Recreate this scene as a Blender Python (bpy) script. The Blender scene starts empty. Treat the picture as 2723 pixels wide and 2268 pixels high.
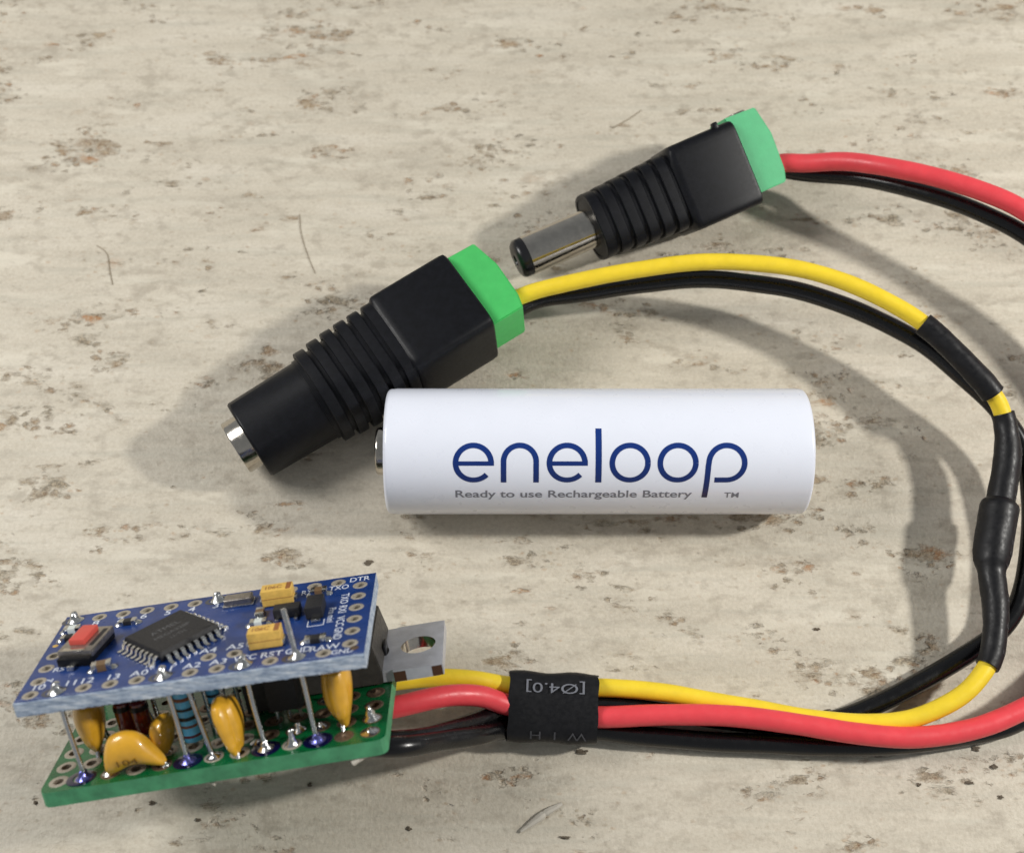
import bpy, bmesh, math, random
from mathutils import Vector, Matrix, noise

random.seed(7)
R = math.radians
MM = 0.001
sc = bpy.context.scene

# ------------------------------------------------------------------ camera
cam_data = bpy.data.cameras.new('camera')
cam_data.sensor_width = 36.0
cam_data.lens = 36.0 * 3486.0 / 2723.0
cam_data.clip_start = 0.005
cam_data.clip_end = 10.0
cam_data.dof.use_dof = True
cam_data.dof.focus_distance = 0.146
cam_data.dof.aperture_fstop = 33.0
cam = bpy.data.objects.new('camera', cam_data)
sc.collection.objects.link(cam)
cam.location = (0.0, -0.064736, 0.1454)
cam.rotation_euler = (R(24.0), 0, 0)
sc.camera = cam

# ------------------------------------------------------------------ light
world = bpy.data.worlds.new('World')
sc.world = world
world.use_nodes = True
wn = world.node_tree.nodes
wn['Background'].inputs['Strength'].default_value = 0.25
# a dim room: darker overhead, paler walls all round
wt = world.node_tree
w_tc = wn.new('ShaderNodeTexCoord')
w_sep = wn.new('ShaderNodeSeparateXYZ')
w_rmp = wn.new('ShaderNodeValToRGB')
w_rmp.color_ramp.elements[0].position = 0.1
w_rmp.color_ramp.elements[0].color = (1.15, 1.18, 1.2, 1)
w_rmp.color_ramp.elements[1].position = 0.95
w_rmp.color_ramp.elements[1].color = (0.74, 0.78, 0.82, 1)
wt.links.new(w_tc.outputs['Generated'], w_sep.inputs[0])
wt.links.new(w_sep.outputs['Z'], w_rmp.inputs[0])
wt.links.new(w_rmp.outputs[0], wn['Background'].inputs['Color'])


def lamp(name, loc, power, radius, col):
    d = bpy.data.lights.new(name, 'POINT')
    d.energy = power
    d.shadow_soft_size = radius
    d.color = col
    o = bpy.data.objects.new(name, d)
    o.location = [c * MM for c in loc]
    sc.collection.objects.link(o)


lamp('desk_lamp_right', (245, 2, 195), 2.6, 0.010, (1.0, 0.975, 0.92))
lamp('desk_lamp_left', (-215, 40, 220), 2.2, 0.065, (1.0, 0.98, 0.95))

sc.view_settings.view_transform = 'Standard'
sc.view_settings.look = 'None'
sc.view_settings.exposure = 0.06
sc.view_settings.gamma = 1.0

# ------------------------------------------------------------------ materials


def lin(r, g, b):
    f = lambda c: (c / 255 / 12.92) if c / 255 <= 0.04045 else ((c / 255 + 0.055) / 1.055) ** 2.4
    return (f(r), f(g), f(b), 1.0)


class Mat:
    def __init__(self, name, col, rough=0.5, metal=0.0, coat=0.0, spec=0.5, sss=0.0):
        self.m = bpy.data.materials.new(name)
        self.m.use_nodes = True
        self.nt = self.m.node_tree
        self.n = self.nt.nodes
        self.b = self.n['Principled BSDF']
        self.b.inputs['Base Color'].default_value = col
        self.b.inputs['Roughness'].default_value = rough
        self.b.inputs['Metallic'].default_value = metal
        self.b.inputs['Coat Weight'].default_value = coat
        self.b.inputs['Coat Roughness'].default_value = 0.06
        self.b.inputs['Specular IOR Level'].default_value = spec
        if sss:
            self.b.inputs['Subsurface Weight'].default_value = sss
            self.b.inputs['Subsurface Radius'].default_value = (0.0006, 0.0006, 0.0006)
        self._c = None

    def node(self, t, **kw):
        nd = self.n.new(t)
        for k, v in kw.items():
            if k in nd.inputs.keys() if hasattr(nd.inputs, 'keys') else False:
                nd.inputs[k].default_value = v
            else:
                setattr(nd, k, v)
        return nd

    def link(self, a, b):
        self.nt.links.new(a, b)

    def coords(self, sx=1000., sy=1000., sz=1000., rz=0.0):
        tc = self.n.new('ShaderNodeTexCoord')
        mp = self.n.new('ShaderNodeMapping')
        mp.inputs['Scale'].default_value = (sx, sy, sz)
        mp.inputs['Rotation'].default_value = (0, 0, rz)
        self.link(tc.outputs['Object'], mp.inputs['Vector'])
        return mp.outputs['Vector']

    def noise(self, vec, scale, detail=2.0, rough=0.5, dist=0.0):
        nd = self.n.new('ShaderNodeTexNoise')
        nd.inputs['Scale'].default_value = scale
        nd.inputs['Detail'].default_value = detail
        nd.inputs['Roughness'].default_value = rough
        nd.inputs['Distortion'].default_value = dist
        self.link(vec, nd.inputs['Vector'])
        return nd.outputs['Fac']

    def ramp(self, fac, stops):
        nd = self.n.new('ShaderNodeValToRGB')
        cr = nd.color_ramp
        while len(cr.elements) < len(stops):
            cr.elements.new(0.5)
        for e, (p, c) in zip(cr.elements, stops):
            e.position = p
            e.color = c if not isinstance(c, (int, float)) else (c, c, c, 1)
        self.link(fac, nd.inputs['Fac'])
        return nd.outputs['Color']

    def mix(self, fac, a, b, mode='MIX'):
        nd = self.n.new('ShaderNodeMix')
        nd.data_type = 'RGBA'
        nd.blend_type = mode
        for v, i in ((fac, 0), (a, 6), (b, 7)):
            if hasattr(v, 'links'):
                self.link(v, nd.inputs[i])
            else:
                nd.inputs[i].default_value = v
        return nd.outputs[2]

    def math(self, op, a, b):
        nd = self.n.new('ShaderNodeMath')
        nd.operation = op
        for v, i in ((a, 0), (b, 1)):
            if hasattr(v, 'links'):
                self.link(v, nd.inputs[i])
            else:
                nd.inputs[i].default_value = v
        return nd.outputs[0]

    def bump(self, h, dist, strength=1.0):
        nd = self.n.new('ShaderNodeBump')
        nd.inputs['Distance'].default_value = dist
        nd.inputs['Strength'].default_value = strength
        self.link(h, nd.inputs['Height'])
        self.link(nd.outputs['Normal'], self.b.inputs['Normal'])

    def grainy(self, amount=0.06, scale=1.2, bumpd=0.00003, bscale=5.0, rvar=0.1):
        """slight uneven colour, roughness and relief"""
        v = self.coords()
        col = tuple(self.b.inputs['Base Color'].default_value)
        n1 = self.noise(v, scale, 4.0, 0.6)
        lo = tuple(c * (1 - amount * 2) for c in col[:3]) + (1,)
        hi = tuple(min(1, c * (1 + amount * 2)) for c in col[:3]) + (1,)
        self.link(self.ramp(n1, [(0.3, lo), (0.7, hi)]), self.b.inputs['Base Color'])
        r0 = self.b.inputs['Roughness'].default_value
        n2 = self.noise(v, scale * 2.3, 3.0)
        self.link(self.ramp(n2, [(0.3, max(0.02, r0 - rvar)), (0.7, r0 + rvar)]), self.b.inputs['Roughness'])
        if bumpd:
            self.bump(self.noise(v, bscale, 3.0), bumpd)
        return self


MATS = {}


def mk(name, *a, grain=None, **k):
    m = Mat(name, *a, **k)
    if grain is not None:
        m.grainy(**grain)
    MATS[name] = m.m
    return m


mk('blue_mask', lin(24, 56, 118), rough=0.36, coat=0.15, grain=dict(amount=0.1, scale=.35, bumpd=0.00001))
m = mk('blue_edge', lin(156, 170, 188), rough=0.75)
v = m.coords(420, 1500, 1500)
m.link(m.ramp(m.noise(v, 1.3, 6, .7), [(.32, lin(104, 120, 146)), (.5, lin(160, 174, 192)), (.68, lin(206, 212, 220))]), m.b.inputs['Base Color'])
m.bump(m.noise(v, 2.0, 4), 0.0001)
mk('green_mask', lin(4, 92, 48), rough=0.3, coat=0.3, grain=dict(amount=0.12, scale=.6, bumpd=0.00001))
mk('green_edge', lin(70, 140, 100), rough=0.6, sss=0.3, grain=dict(amount=0.14, scale=.5, bumpd=0.00004))
mk('tin', lin(176, 168, 154), rough=0.45, metal=0.35, grain=dict(amount=0.1, scale=3))
mk('dull_copper', lin(120, 100, 82), rough=0.5, metal=0.7, grain=dict(amount=0.25, scale=3))
mk('solder', lin(205, 206, 205), rough=0.2, metal=1.0, grain=dict(amount=0.1, scale=3, bumpd=0.00006, bscale=2.5))
mk('lead_wire', lin(200, 202, 204), rough=0.24, metal=1.0, grain=dict(amount=0.05, scale=.8, bumpd=0, rvar=.08))
mk('ink_blue', lin(12, 12, 52), rough=0.2, coat=0.4)
mk('ink_blue_solder', lin(112, 114, 186), rough=0.22, metal=0.8, grain=dict(amount=0.3, scale=2, bumpd=0.00005, bscale=2.5))
mk('cap_yellow', lin(224, 168, 44), rough=0.36, coat=0.8, grain=dict(amount=0.06, scale=.5, bumpd=0.00002, bscale=1.5, rvar=.05))
mk('resistor_blue', lin(92, 188, 232), rough=0.4, coat=0.4)
mk('band_black', lin(22, 22, 24), rough=0.4)
mk('band_brown', lin(120, 66, 40), rough=0.4)
mk('band_red', lin(100, 30, 26), rough=0.4)
mk('glass_red', lin(112, 34, 26), rough=0.08, coat=1.0)
mk('epoxy_black', lin(30, 30, 33), rough=0.55, grain=dict(amount=0.12, scale=3, bumpd=0.00002, bscale=8))
mk('epoxy_grey', lin(60, 57, 53), rough=0.55, grain=dict(amount=0.12, scale=1, bumpd=0.00002, bscale=8))
mk('chip_print', lin(92, 92, 94), rough=0.6)
mk('plastic_black', lin(13, 14, 19), rough=0.42, spec=0.26, grain=dict(amount=0.18, scale=1.2, bumpd=0.000002, bscale=6, rvar=.03))
mk('rubber_black', lin(20, 20, 23), rough=0.3, spec=0.5)
mk('button_red', lin(208, 82, 72), rough=0.5)
mk('button_metal', lin(165, 158, 150), rough=0.35, metal=0.9, grain=dict(amount=0.1, scale=2))
mk('tantalum', lin(226, 184, 92), rough=0.5, grain=dict(amount=0.06, scale=2))
mk('tantalum_band', lin(150, 96, 52), rough=0.5)
mk('smd_brown', lin(112, 88, 62), rough=0.45)
mk('joint_shade_dark', lin(44, 50, 66), rough=0.3, coat=.5)  # dark tone for the shade painted round the blue board's joints
mk('smd_white', lin(215, 222, 218), rough=0.35, coat=.4)
mk('silkscreen', lin(214, 220, 232), rough=0.6)
mk('tab_steel', lin(198, 200, 207), rough=0.38, metal=0.5, grain=dict(amount=0.06, scale=.6, bumpd=0.000008, bscale=6))
mk('tab_copper', lin(96, 66, 50), rough=0.5, metal=0.6)
mk('nickel', lin(196, 190, 180), rough=0.16, metal=1.0, grain=dict(amount=0.05, scale=1, bumpd=0.000004, bscale=3, rvar=.05))
mk('terminal_green', lin(74, 190, 100), rough=0.4, sss=0.08, grain=dict(amount=0.03, scale=.6, bumpd=0.00001, rvar=.06))
mk('terminal_green_pale', lin(82, 184, 126), rough=0.42, sss=0.08, grain=dict(amount=0.03, scale=.6, bumpd=0.00001, rvar=.06))
mk('wire_yellow', lin(243, 212, 50), rough=0.42, sss=0.1, grain=dict(amount=0.03, scale=.5, bumpd=0.00002, bscale=2))
mk('wire_red', lin(230, 72, 80), rough=0.42, sss=0.1, grain=dict(amount=0.03, scale=.5, bumpd=0.00002, bscale=2))
mk('wire_black', lin(9, 9, 11), rough=0.25, grain=dict(amount=0.1, scale=.6, bumpd=0.000006, bscale=.8, rvar=.05))
mk('shrink_black', lin(17, 17, 20), rough=0.46, spec=0.35, grain=dict(amount=0.16, scale=1.0, bumpd=0.000016, bscale=2))
mk('shrink_print', lin(112, 114, 122), rough=0.7)
mk('shrink_print_faint', lin(66, 66, 70), rough=0.7)
mk('battery_white', lin(234, 238, 250), rough=0.3, coat=0.35, grain=dict(amount=0.006, scale=.3, bumpd=0.000006, bscale=.7, rvar=.04))
mk('print_grey', lin(122, 124, 134), rough=0.5)
mk('cap_print', lin(112, 76, 26), rough=0.6)
mk('fibre', lin(146, 130, 106), rough=0.7)
mk('crumb_dark', lin(98, 88, 74), rough=0.8)
mk('scrap_pale', lin(190, 184, 172), rough=0.7)

# the logo is printed with a gradient from mid blue to navy
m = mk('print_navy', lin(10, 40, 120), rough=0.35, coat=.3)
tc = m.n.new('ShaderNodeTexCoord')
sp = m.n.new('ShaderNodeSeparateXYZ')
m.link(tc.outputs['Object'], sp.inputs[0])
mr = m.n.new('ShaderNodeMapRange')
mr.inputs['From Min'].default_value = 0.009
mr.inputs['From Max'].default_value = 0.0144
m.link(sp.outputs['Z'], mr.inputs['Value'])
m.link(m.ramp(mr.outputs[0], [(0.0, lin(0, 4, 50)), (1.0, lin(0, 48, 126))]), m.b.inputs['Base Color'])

# worn, mottled table top
m = mk('table_mottled', lin(206, 199, 183), rough=0.48, spec=0.3)
v = m.coords(1000, 1000, 1000, R(-2))
vs = m.coords(600, 1000, 1000, R(-3))
vl = m.coords(200, 1000, 1000, R(-2))
vl2 = m.coords(430, 1000, 1000, R(-4))
base = m.ramp(m.noise(vl, 0.22, 6, 0.62), [(0.28, lin(184, 175, 158)), (0.5, lin(204, 195, 177)), (0.74, lin(218, 210, 194))])
fine = m.noise(v, 2.4, 5, 0.7)
base = m.mix(0.2, base, m.ramp(fine, [(0.3, lin(140, 128, 108)), (0.7, lin(240, 234, 222))]))
streak = m.noise(m.coords(90, 1000, 1000, R(-3)), 0.75, 4, 0.6, 0.3)
base = m.mix(m.ramp(streak, [(0.5, 0.0), (0.72, 0.55)]), base, lin(183, 178, 163))
base = m.mix(m.ramp(m.noise(vl, 0.35, 3, .55), [(0.56, 0.0), (0.7, 0.5)]), base, lin(224, 217, 200))
# faint grey-brown blots, soft
soft = m.math('ADD', m.noise(vs, 0.75, 4, 0.6), m.math('MULTIPLY', m.noise(vs, .16, 2), .45))
base = m.mix(m.ramp(soft, [(0.74, 0.0), (0.92, 0.5)]), base, lin(160, 150, 134))


def grains(vec, scale, dens, warp, r0, r1):
    """separate irregular grains: one per cell, kept where its random number falls under the local density"""
    nz = m.n.new('ShaderNodeTexNoise')
    nz.inputs['Scale'].default_value = scale * 1.6
    nz.inputs['Detail'].default_value = 4
    nz.inputs['Roughness'].default_value = .65
    m.link(vec, nz.inputs['Vector'])
    sub = m.n.new('ShaderNodeVectorMath')
    sub.operation = 'MULTIPLY_ADD'
    m.link(nz.outputs['Color'], sub.inputs[0])
    sub.inputs[1].default_value = (warp / scale,) * 3
    m.link(vec, sub.inputs[2])
    vo = m.n.new('ShaderNodeTexVoronoi')
    vo.inputs['Scale'].default_value = scale
    m.link(sub.outputs[0], vo.inputs['Vector'])
    sx = m.n.new('ShaderNodeSeparateColor')
    m.link(vo.outputs['Color'], sx.inputs[0])
    keep = m.math('MULTIPLY', m.math('SUBTRACT', dens, sx.outputs[0]), 4.0)
    keep = m.ramp(keep, [(0.0, 0.0), (1.0, 1.0)])
    body = m.ramp(vo.outputs['Distance'], [(r0, 1.0), (r1, 0.0)])
    return m.math('MULTIPLY', keep, body), sx.outputs[1], sx.outputs[2]


clus = m.math('ADD', m.noise(vl2, 0.2, 5, 0.6, 0.2), m.math('MULTIPLY', m.math('SUBTRACT', m.noise(v, .04, 2), .5), .35))
dens = m.ramp(clus, [(0.42, 0.02), (0.54, 0.1), (0.62, 0.62), (0.70, 1.0)])
dens2 = m.ramp(clus, [(0.36, 0.08), (0.54, 0.28), (0.66, 0.75)])
ga, ha, ka = grains(vl2, 0.62, dens, 1.5, .2, .56)
gb, hb, kb = grains(vs, 1.2, dens, 1.4, .2, .54)
gc, hc, kc = grains(vs, 1.9, dens2, 1.2, .12, .48)
tone = [(0.1, lin(100, 88, 70)), (0.4, lin(120, 92, 62)), (0.65, lin(142, 102, 64)), (0.82, lin(150, 124, 92)), (0.96, lin(174, 110, 50))]
tone2 = [(0.1, lin(100, 92, 78)), (0.4, lin(140, 132, 116)), (0.7, lin(118, 94, 70)), (0.95, lin(164, 118, 72))]
inner = m.noise(v, 2.2, 5, 0.75)
col = base
for g_, h_, k_, tn, al in ((gc, hc, kc, tone2, .58), (gb, hb, kb, tone, .72), (ga, ha, ka, tone, .76)):
    tcol = m.mix(m.ramp(inner, [(0.42, 0.0), (0.62, 0.85)]), m.ramp(h_, tn), lin(196, 178, 150))
    col = m.mix(m.math('MULTIPLY', g_, m.math('MULTIPLY', al, m.ramp(k_, [(0.0, .4), (.7, 1.0)]))), col, tcol)
mask = m.math('MAXIMUM', ga, gb)
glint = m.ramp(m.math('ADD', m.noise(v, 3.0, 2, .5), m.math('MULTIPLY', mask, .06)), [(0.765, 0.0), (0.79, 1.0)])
col = m.mix(m.math('MULTIPLY', glint, .75), col, lin(236, 234, 230))  # pale glints painted into the table colour
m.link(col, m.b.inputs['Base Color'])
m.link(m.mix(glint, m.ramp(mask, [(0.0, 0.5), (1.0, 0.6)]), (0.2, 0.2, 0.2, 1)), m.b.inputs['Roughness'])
hgt = m.math('SUBTRACT', m.math('MULTIPLY', m.noise(v, 1.6, 6, .62), 0.35), m.math('MULTIPLY', mask, m.math('ADD', 0.2, m.math('MULTIPLY', fine, .8))))
m.bump(hgt, 0.0004, 0.8)

# ------------------------------------------------------------------ mesh helpers (all in millimetres)


class MB:
    def __init__(self):
        self.v, self.f, self.mi = [], [], []

    def add(self, verts, faces, mi=0, xf=None):
        b = len(self.v)
        for p in verts:
            p = Vector(p)
            self.v.append(xf @ p if xf else p)
        for f in faces:
            self.f.append([b + i for i in f])
            self.mi.append(mi)
        return self

    def from_bm(self, bm, mi=0, xf=None):
        bm.verts.index_update()
        self.add([v.co.copy() for v in bm.verts], [[v.index for v in f.verts] for f in bm.faces], mi, xf)
        bm.free()
        return self

    def box(self, c, s, bev=0.0, mi=0, xf=None, seg=2, rz=0.0):
        bm = bmesh.new()
        bmesh.ops.create_cube(bm, size=1.0)
        for v in bm.verts:
            v.co = Vector((v.co.x * s[0], v.co.y * s[1], v.co.z * s[2]))
        if bev:
            bmesh.ops.bevel(bm, geom=list(bm.edges), offset=bev, segments=seg, affect='EDGES', profile=0.6)
        if rz:
            bmesh.ops.rotate(bm, verts=bm.verts, cent=(0, 0, 0), matrix=Matrix.Rotation(rz, 3, 'Z'))
        for v in bm.verts:
            v.co += Vector(c)
        return self.from_bm(bm, mi, xf)

    def lathe(self, prof, axis='z', n=40, c=(0, 0, 0), mi=0, xf=None, sy=1.0):
        """prof: (along, radius) pairs; closes at radius 0"""
        vs, fs, rings = [], [], []
        for a, r in prof:
            if r < 1e-6:
                rings.append([len(vs)])
                vs.append((0, 0, a))
            else:
                rings.append(list(range(len(vs), len(vs) + n)))
                vs += [(r * math.cos(2 * math.pi * k / n), sy * r * math.sin(2 * math.pi * k / n), a) for k in range(n)]
        for A, B in zip(rings, rings[1:]):
            for k in range(n):
                k2 = (k + 1) % n
                if len(A) == 1 and len(B) == 1:
                    continue
                if len(A) == 1:
                    fs.append([A[0], B[k2], B[k]][::-1])
                elif len(B) == 1:
                    fs.append([A[k], A[k2], B[0]])
                else:
                    fs.append([A[k], A[k2], B[k2], B[k]])
        if axis == 'x':
            vs = [(a, x, y) for x, y, a in vs]
        elif axis == 'y':
            vs = [(y, a, x) for x, y, a in vs]
        vs = [(x + c[0], y + c[1], z + c[2]) for x, y, z in vs]
        return self.add(vs, fs, mi, xf)

    def loft(self, sections, mi=0, xf=None, cap=True):
        n = len(sections[0])
        vs = [p for s in sections for p in s]
        fs = []
        for i in range(len(sections) - 1):
            for k in range(n):
                k2 = (k + 1) % n
                fs.append([i * n + k, i * n + k2, (i + 1) * n + k2, (i + 1) * n + k])
        if cap:
            fs.append(list(range(n))[::-1])
            fs.append([(len(sections) - 1) * n + k for k in range(n)])
        return self.add(vs, fs, mi, xf)

    def tube(self, pts, rad, n=16, mi=0, xf=None, cap=True):
        P = [Vector(p) for p in pts]
        secs = []
        up = None
        for i, p in enumerate(P):
            t = (P[min(i + 1, len(P) - 1)] - P[max(i - 1, 0)]).normalized()
            if up is None:
                up = Vector((0, 0, 1)) if abs(t.z) < 0.9 else Vector((1, 0, 0))
            up = (up - t * up.dot(t)).normalized()
            sd = t.cross(up)
            r = rad[i] if isinstance(rad, (list, tuple)) else rad
            secs.append([p + r * (math.cos(2 * math.pi * k / n) * up + math.sin(2 * math.pi * k / n) * sd) for k in range(n)])
        return self.loft(secs, mi, xf, cap)

    def mesh(self, name, mats, base=Vector((0, 0, 0)), smooth=True, angle=38):
        me = bpy.data.meshes.new(name)
        me.from_pydata([((p - base) * MM)[:] for p in self.v], [], self.f)
        for mt in (mats if isinstance(mats, (list, tuple)) else [mats]):
            me.materials.append(MATS[mt])
        me.polygons.foreach_set('material_index', self.mi)
        bm = bmesh.new()
        bm.from_mesh(me)
        bmesh.ops.recalc_face_normals(bm, faces=bm.faces)
        bm.to_mesh(me)
        bm.free()
        if smooth:
            me.polygons.foreach_set('use_smooth', [True] * len(me.polygons))
            me.set_sharp_from_angle(angle=R(angle))
        me.update()
        return me


def root_base(o):
    while o.parent:
        o = o.parent
    return o.location / MM


def put(name, mb, mats, parent=None, smooth=True, angle=38, label=None):
    """one mesh object; vertices arrive in world millimetres"""
    base = root_base(parent) if parent else Vector((0, 0, 0))
    o = bpy.data.objects.new(name, mb.mesh(name, mats, base, smooth, angle))
    sc.collection.objects.link(o)
    if parent:
        o.parent = parent
    if label:
        o['label'] = label
    return o


def put_shared(name, me, xf, parent):
    """xf: 4x4 in world millimetres; mesh already in metres about its own origin"""
    base = root_base(parent)
    o = bpy.data.objects.new(name, me)
    sc.collection.objects.link(o)
    o.parent = parent
    m4 = xf.copy()
    m4.translation = (xf.translation - base) * MM
    o.matrix_local = m4
    return o


def thing(name, label, cat, base, group=None):
    o = bpy.data.objects.new(name, None)
    o.empty_display_size = 0.002
    sc.collection.objects.link(o)
    o.location = Vector(base) * MM
    o['label'], o['category'] = label, cat
    if group:
        o['group'] = group
    return o


def tag(o, label, cat, group=None):
    o['label'], o['category'] = label, cat
    if group:
        o['group'] = group


def one_piece(name, mb, mats, label, cat, group=None, base=None, angle=38):
    b = Vector(base) if base else sum(mb.v, Vector()) / len(mb.v)
    if not base:
        b.z = min(p.z for p in mb.v)
    o = bpy.data.objects.new(name, mb.mesh(name, mats, b, True, angle))
    o.location = b * MM
    sc.collection.objects.link(o)
    tag(o, label, cat, group)
    return o


def spline(pts, step=0.5):
    """Catmull-Rom through 3D points, resampled roughly every step mm"""
    P = [Vector(p) for p in pts]
    P = [P[0] * 2 - P[1]] + P + [P[-1] * 2 - P[-2]]
    out = []
    for i in range(1, len(P) - 2):
        a, b, c, d = P[i - 1:i + 3]
        n = max(2, int((c - b).length / step))
        for k in range(n):
            t = k / n
            out.append(0.5 * ((2 * b) + (c - a) * t + (2 * a - 5 * b + 4 * c - d) * t * t + (3 * b - a - 3 * c + d) * t ** 3))
    out.append(P[-2])
    return out


def smooth_path(P, n=2):
    P = [p.copy() for p in P]
    for _ in range(n):
        P = [P[0]] + [(P[i - 1] + 2 * P[i] + P[i + 1]) / 4 for i in range(1, len(P) - 1)] + [P[-1]]
    return P


def plate(outline, holes, w0, w1, nseg=18):
    """flat plate with real holes: triangulated caps, walls all round. Returns MB, mi 0 caps, 1 outer walls, 2 hole walls"""
    cu = bpy.data.curves.new('tmp', 'CURVE')
    cu.dimensions = '2D'
    cu.fill_mode = 'BOTH'
    loops = [outline] + [[(x + r * math.cos(2 * math.pi * k / nseg), y + r * math.sin(2 * math.pi * k / nseg)) for k in range(nseg)] for x, y, r in holes]
    for lp in loops:
        s = cu.splines.new('POLY')
        s.points.add(len(lp) - 1)
        for p, (x, y) in zip(s.points, lp):
            p.co = (x, y, 0, 1)
        s.use_cyclic_u = True
    o = bpy.data.objects.new('tmp', cu)
    me = o.to_mesh()
    vs = [v.co.copy() for v in me.vertices]
    tris = [list(p.vertices) for p in me.polygons]
    o.to_mesh_clear()
    bpy.data.objects.remove(o)
    bpy.data.curves.remove(cu)
    mb = MB()
    mb.add([(p.x, p.y, w1) for p in vs], tris, 0)
    mb.add([(p.x, p.y, w0) for p in vs], [t[::-1] for t in tris], 0)
    for i, lp in enumerate(loops):
        n = len(lp)
        mb.add([(x, y, w0) for x, y in lp] + [(x, y, w1) for x, y in lp], [[k, (k + 1) % n, n + (k + 1) % n, n + k] for k in range(n)], 1 if i == 0 else 2)
    return mb


def text_mb(body, size, align='LEFT', stretch=1.0, extr=0.0, offset=0.0):
    """text as flat mesh in the XY plane (mm)"""
    cu = bpy.data.curves.new('tmp', 'FONT')
    cu.body = body
    cu.size = size
    cu.align_x = align
    cu.resolution_u = 4
    cu.offset = offset
    o = bpy.data.objects.new('tmp', cu)
    sc.collection.objects.link(o)
    dg = bpy.context.evaluated_depsgraph_get()
    ev = o.evaluated_get(dg)
    me = ev.to_mesh()
    mb = MB()
    mb.add([(v.co.x * stretch, v.co.y, 0.0) for v in me.vertices], [list(p.vertices) for p in me.polygons])
    ev.to_mesh_clear()
    bpy.data.objects.remove(o)
    bpy.data.curves.remove(cu)
    return mb


def blob(parts, voxel=0.14, smooth=6):
    """joined closed shapes fused to one smooth skin: voxel remesh, then smoothed"""
    mb = MB()
    for p in parts:
        mb.add(p.v, p.f)
    me = bpy.data.meshes.new('tmp')
    me.from_pydata([p[:] for p in mb.v], [], mb.f)
    bm = bmesh.new()
    bm.from_mesh(me)
    bmesh.ops.recalc_face_normals(bm, faces=bm.faces)
    bm.to_mesh(me)
    bm.free()
    o = bpy.data.objects.new('tmp', me)
    sc.collection.objects.link(o)
    md = o.modifiers.new('r', 'REMESH')
    md.mode = 'VOXEL'
    md.voxel_size = voxel
    ms = o.modifiers.new('s', 'SMOOTH')
    ms.factor = 0.5
    ms.iterations = smooth
    dg = bpy.context.evaluated_depsgraph_get()
    ev = o.evaluated_get(dg)
    m2 = ev.to_mesh()
    out = MB()
    out.add([v.co.copy() for v in m2.vertices], [list(p.vertices) for p in m2.polygons])
    ev.to_mesh_clear()
    bpy.data.objects.remove(o)
    bpy.data.meshes.remove(me)
    return out


def moved(mb, xf):
    mb.v = [xf @ p for p in mb.v]
    return mb


def frame(M, T):
    m4 = Matrix(M).to_4x4()
    m4.translation = Vector(T)
    return m4


TR = Matrix.Translation

# ------------------------------------------------------------------ the table
tb = MB()
tb.box((20, 30, -15), (700, 640, 30), 1.5)
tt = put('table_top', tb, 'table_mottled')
tt['kind'] = 'structure'
tt['label'] = 'cream table top mottled with brown and grey specks'

# ------------------------------------------------------------------ the battery
BY, BZ, BR = -6.31, 7.2, 7.18
bat = thing('battery', 'white cylindrical rechargeable battery with blue lettering and silver nub', 'battery', (9.4, BY, 0))
X0, X1 = -14.15, 33.2


def arc(cx, cr, r, a0, a1, n=6):
    return [(cx + r * math.cos(R(a0 + (a1 - a0) * k / n)), cr + r * math.sin(R(a0 + (a1 - a0) * k / n))) for k in range(n + 1)]


prof = [(X0 + .25, 0), (X0 + .25, 3.6), (X0, 4.1)] + [(X0, BR - .6)] + arc(X0 + .5, BR - .55, .5, 180, 90)[1:] + [(X0 + .8, BR - .035), (X0 + 1.1, BR)] + [(X1 - 1.0, BR), (X1 - .75, BR - .03)] + arc(X1 - .45, BR - .5, .45, 90, 0) + [(X1, 4.6), (X1 + .01, 4.5), (X1 + .01, 0)]
mb = MB()
mb.lathe(prof, 'x', 96, (0, BY, BZ))
put('wrapper', mb, 'battery_white', bat, angle=50)
mb = MB()
mb.lathe([(X0 + .2, 2.75)] + [(X0 - 1.0, 2.75)] + arc(X0 - 1.0, 2.4, .35, 90, 180)[0:] + [(X0 - 1.35, 0)], 'x', 48, (0, BY, BZ))
put('positive_terminal', mb, 'nickel', bat)
mb = MB()
mb.lathe([(X1 + .012, 0), (X1 + .05, 4.2), (X1 + .012, 4.4)], 'x', 48, (0, BY, BZ))
put('negative_terminal', mb, 'nickel', bat)


def wrap(p, off=0.02):
    s = p.y / 7.2
    r = BR + off
    return Vector((p.x, BY + r * math.sin(s), BZ + r * math.cos(s)))


def stroke(pts, w):
    """flat ribbon along 2D points"""
    L, Rr = [], []
    for i, p in enumerate(pts):
        a, b = pts[max(i - 1, 0)], pts[min(i + 1, len(pts) - 1)]
        d = Vector((b[0] - a[0], b[1] - a[1])).normalized()
        nrm = Vector((-d.y, d.x)) * w / 2
        L.append((p[0] + nrm.x, p[1] + nrm.y, 0))
        Rr.append((p[0] - nrm.x, p[1] - nrm.y, 0))
    n = len(pts)
    return L + Rr, [[k, k + 1, n + k + 1, n + k] for k in range(n - 1)]


def circ(cx, cy, r, a0, a1, n=40):
    return [(cx + r * math.cos(R(a0 + (a1 - a0) * k / n)), cy + r * math.sin(R(a0 + (a1 - a0) * k / n))) for k in range(n + 1)]


def line(x0, y0, x1, y1, n=10):
    return [(x0 + (x1 - x0) * k / n, y0 + (y1 - y0) * k / n) for k in range(n + 1)]


SW, HX, BL = 0.61, 4.5, -6.43
r0 = HX / 2 - SW / 2
cy0 = BL + HX / 2
glyphs = []


def e_glyph(x):
    c = x + HX / 2
    return [(circ(c, cy0, r0, 0, 318), SW), (line(c - r0, cy0 - .04, c + r0 + SW / 2, cy0 - .04), SW * .8)]


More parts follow.
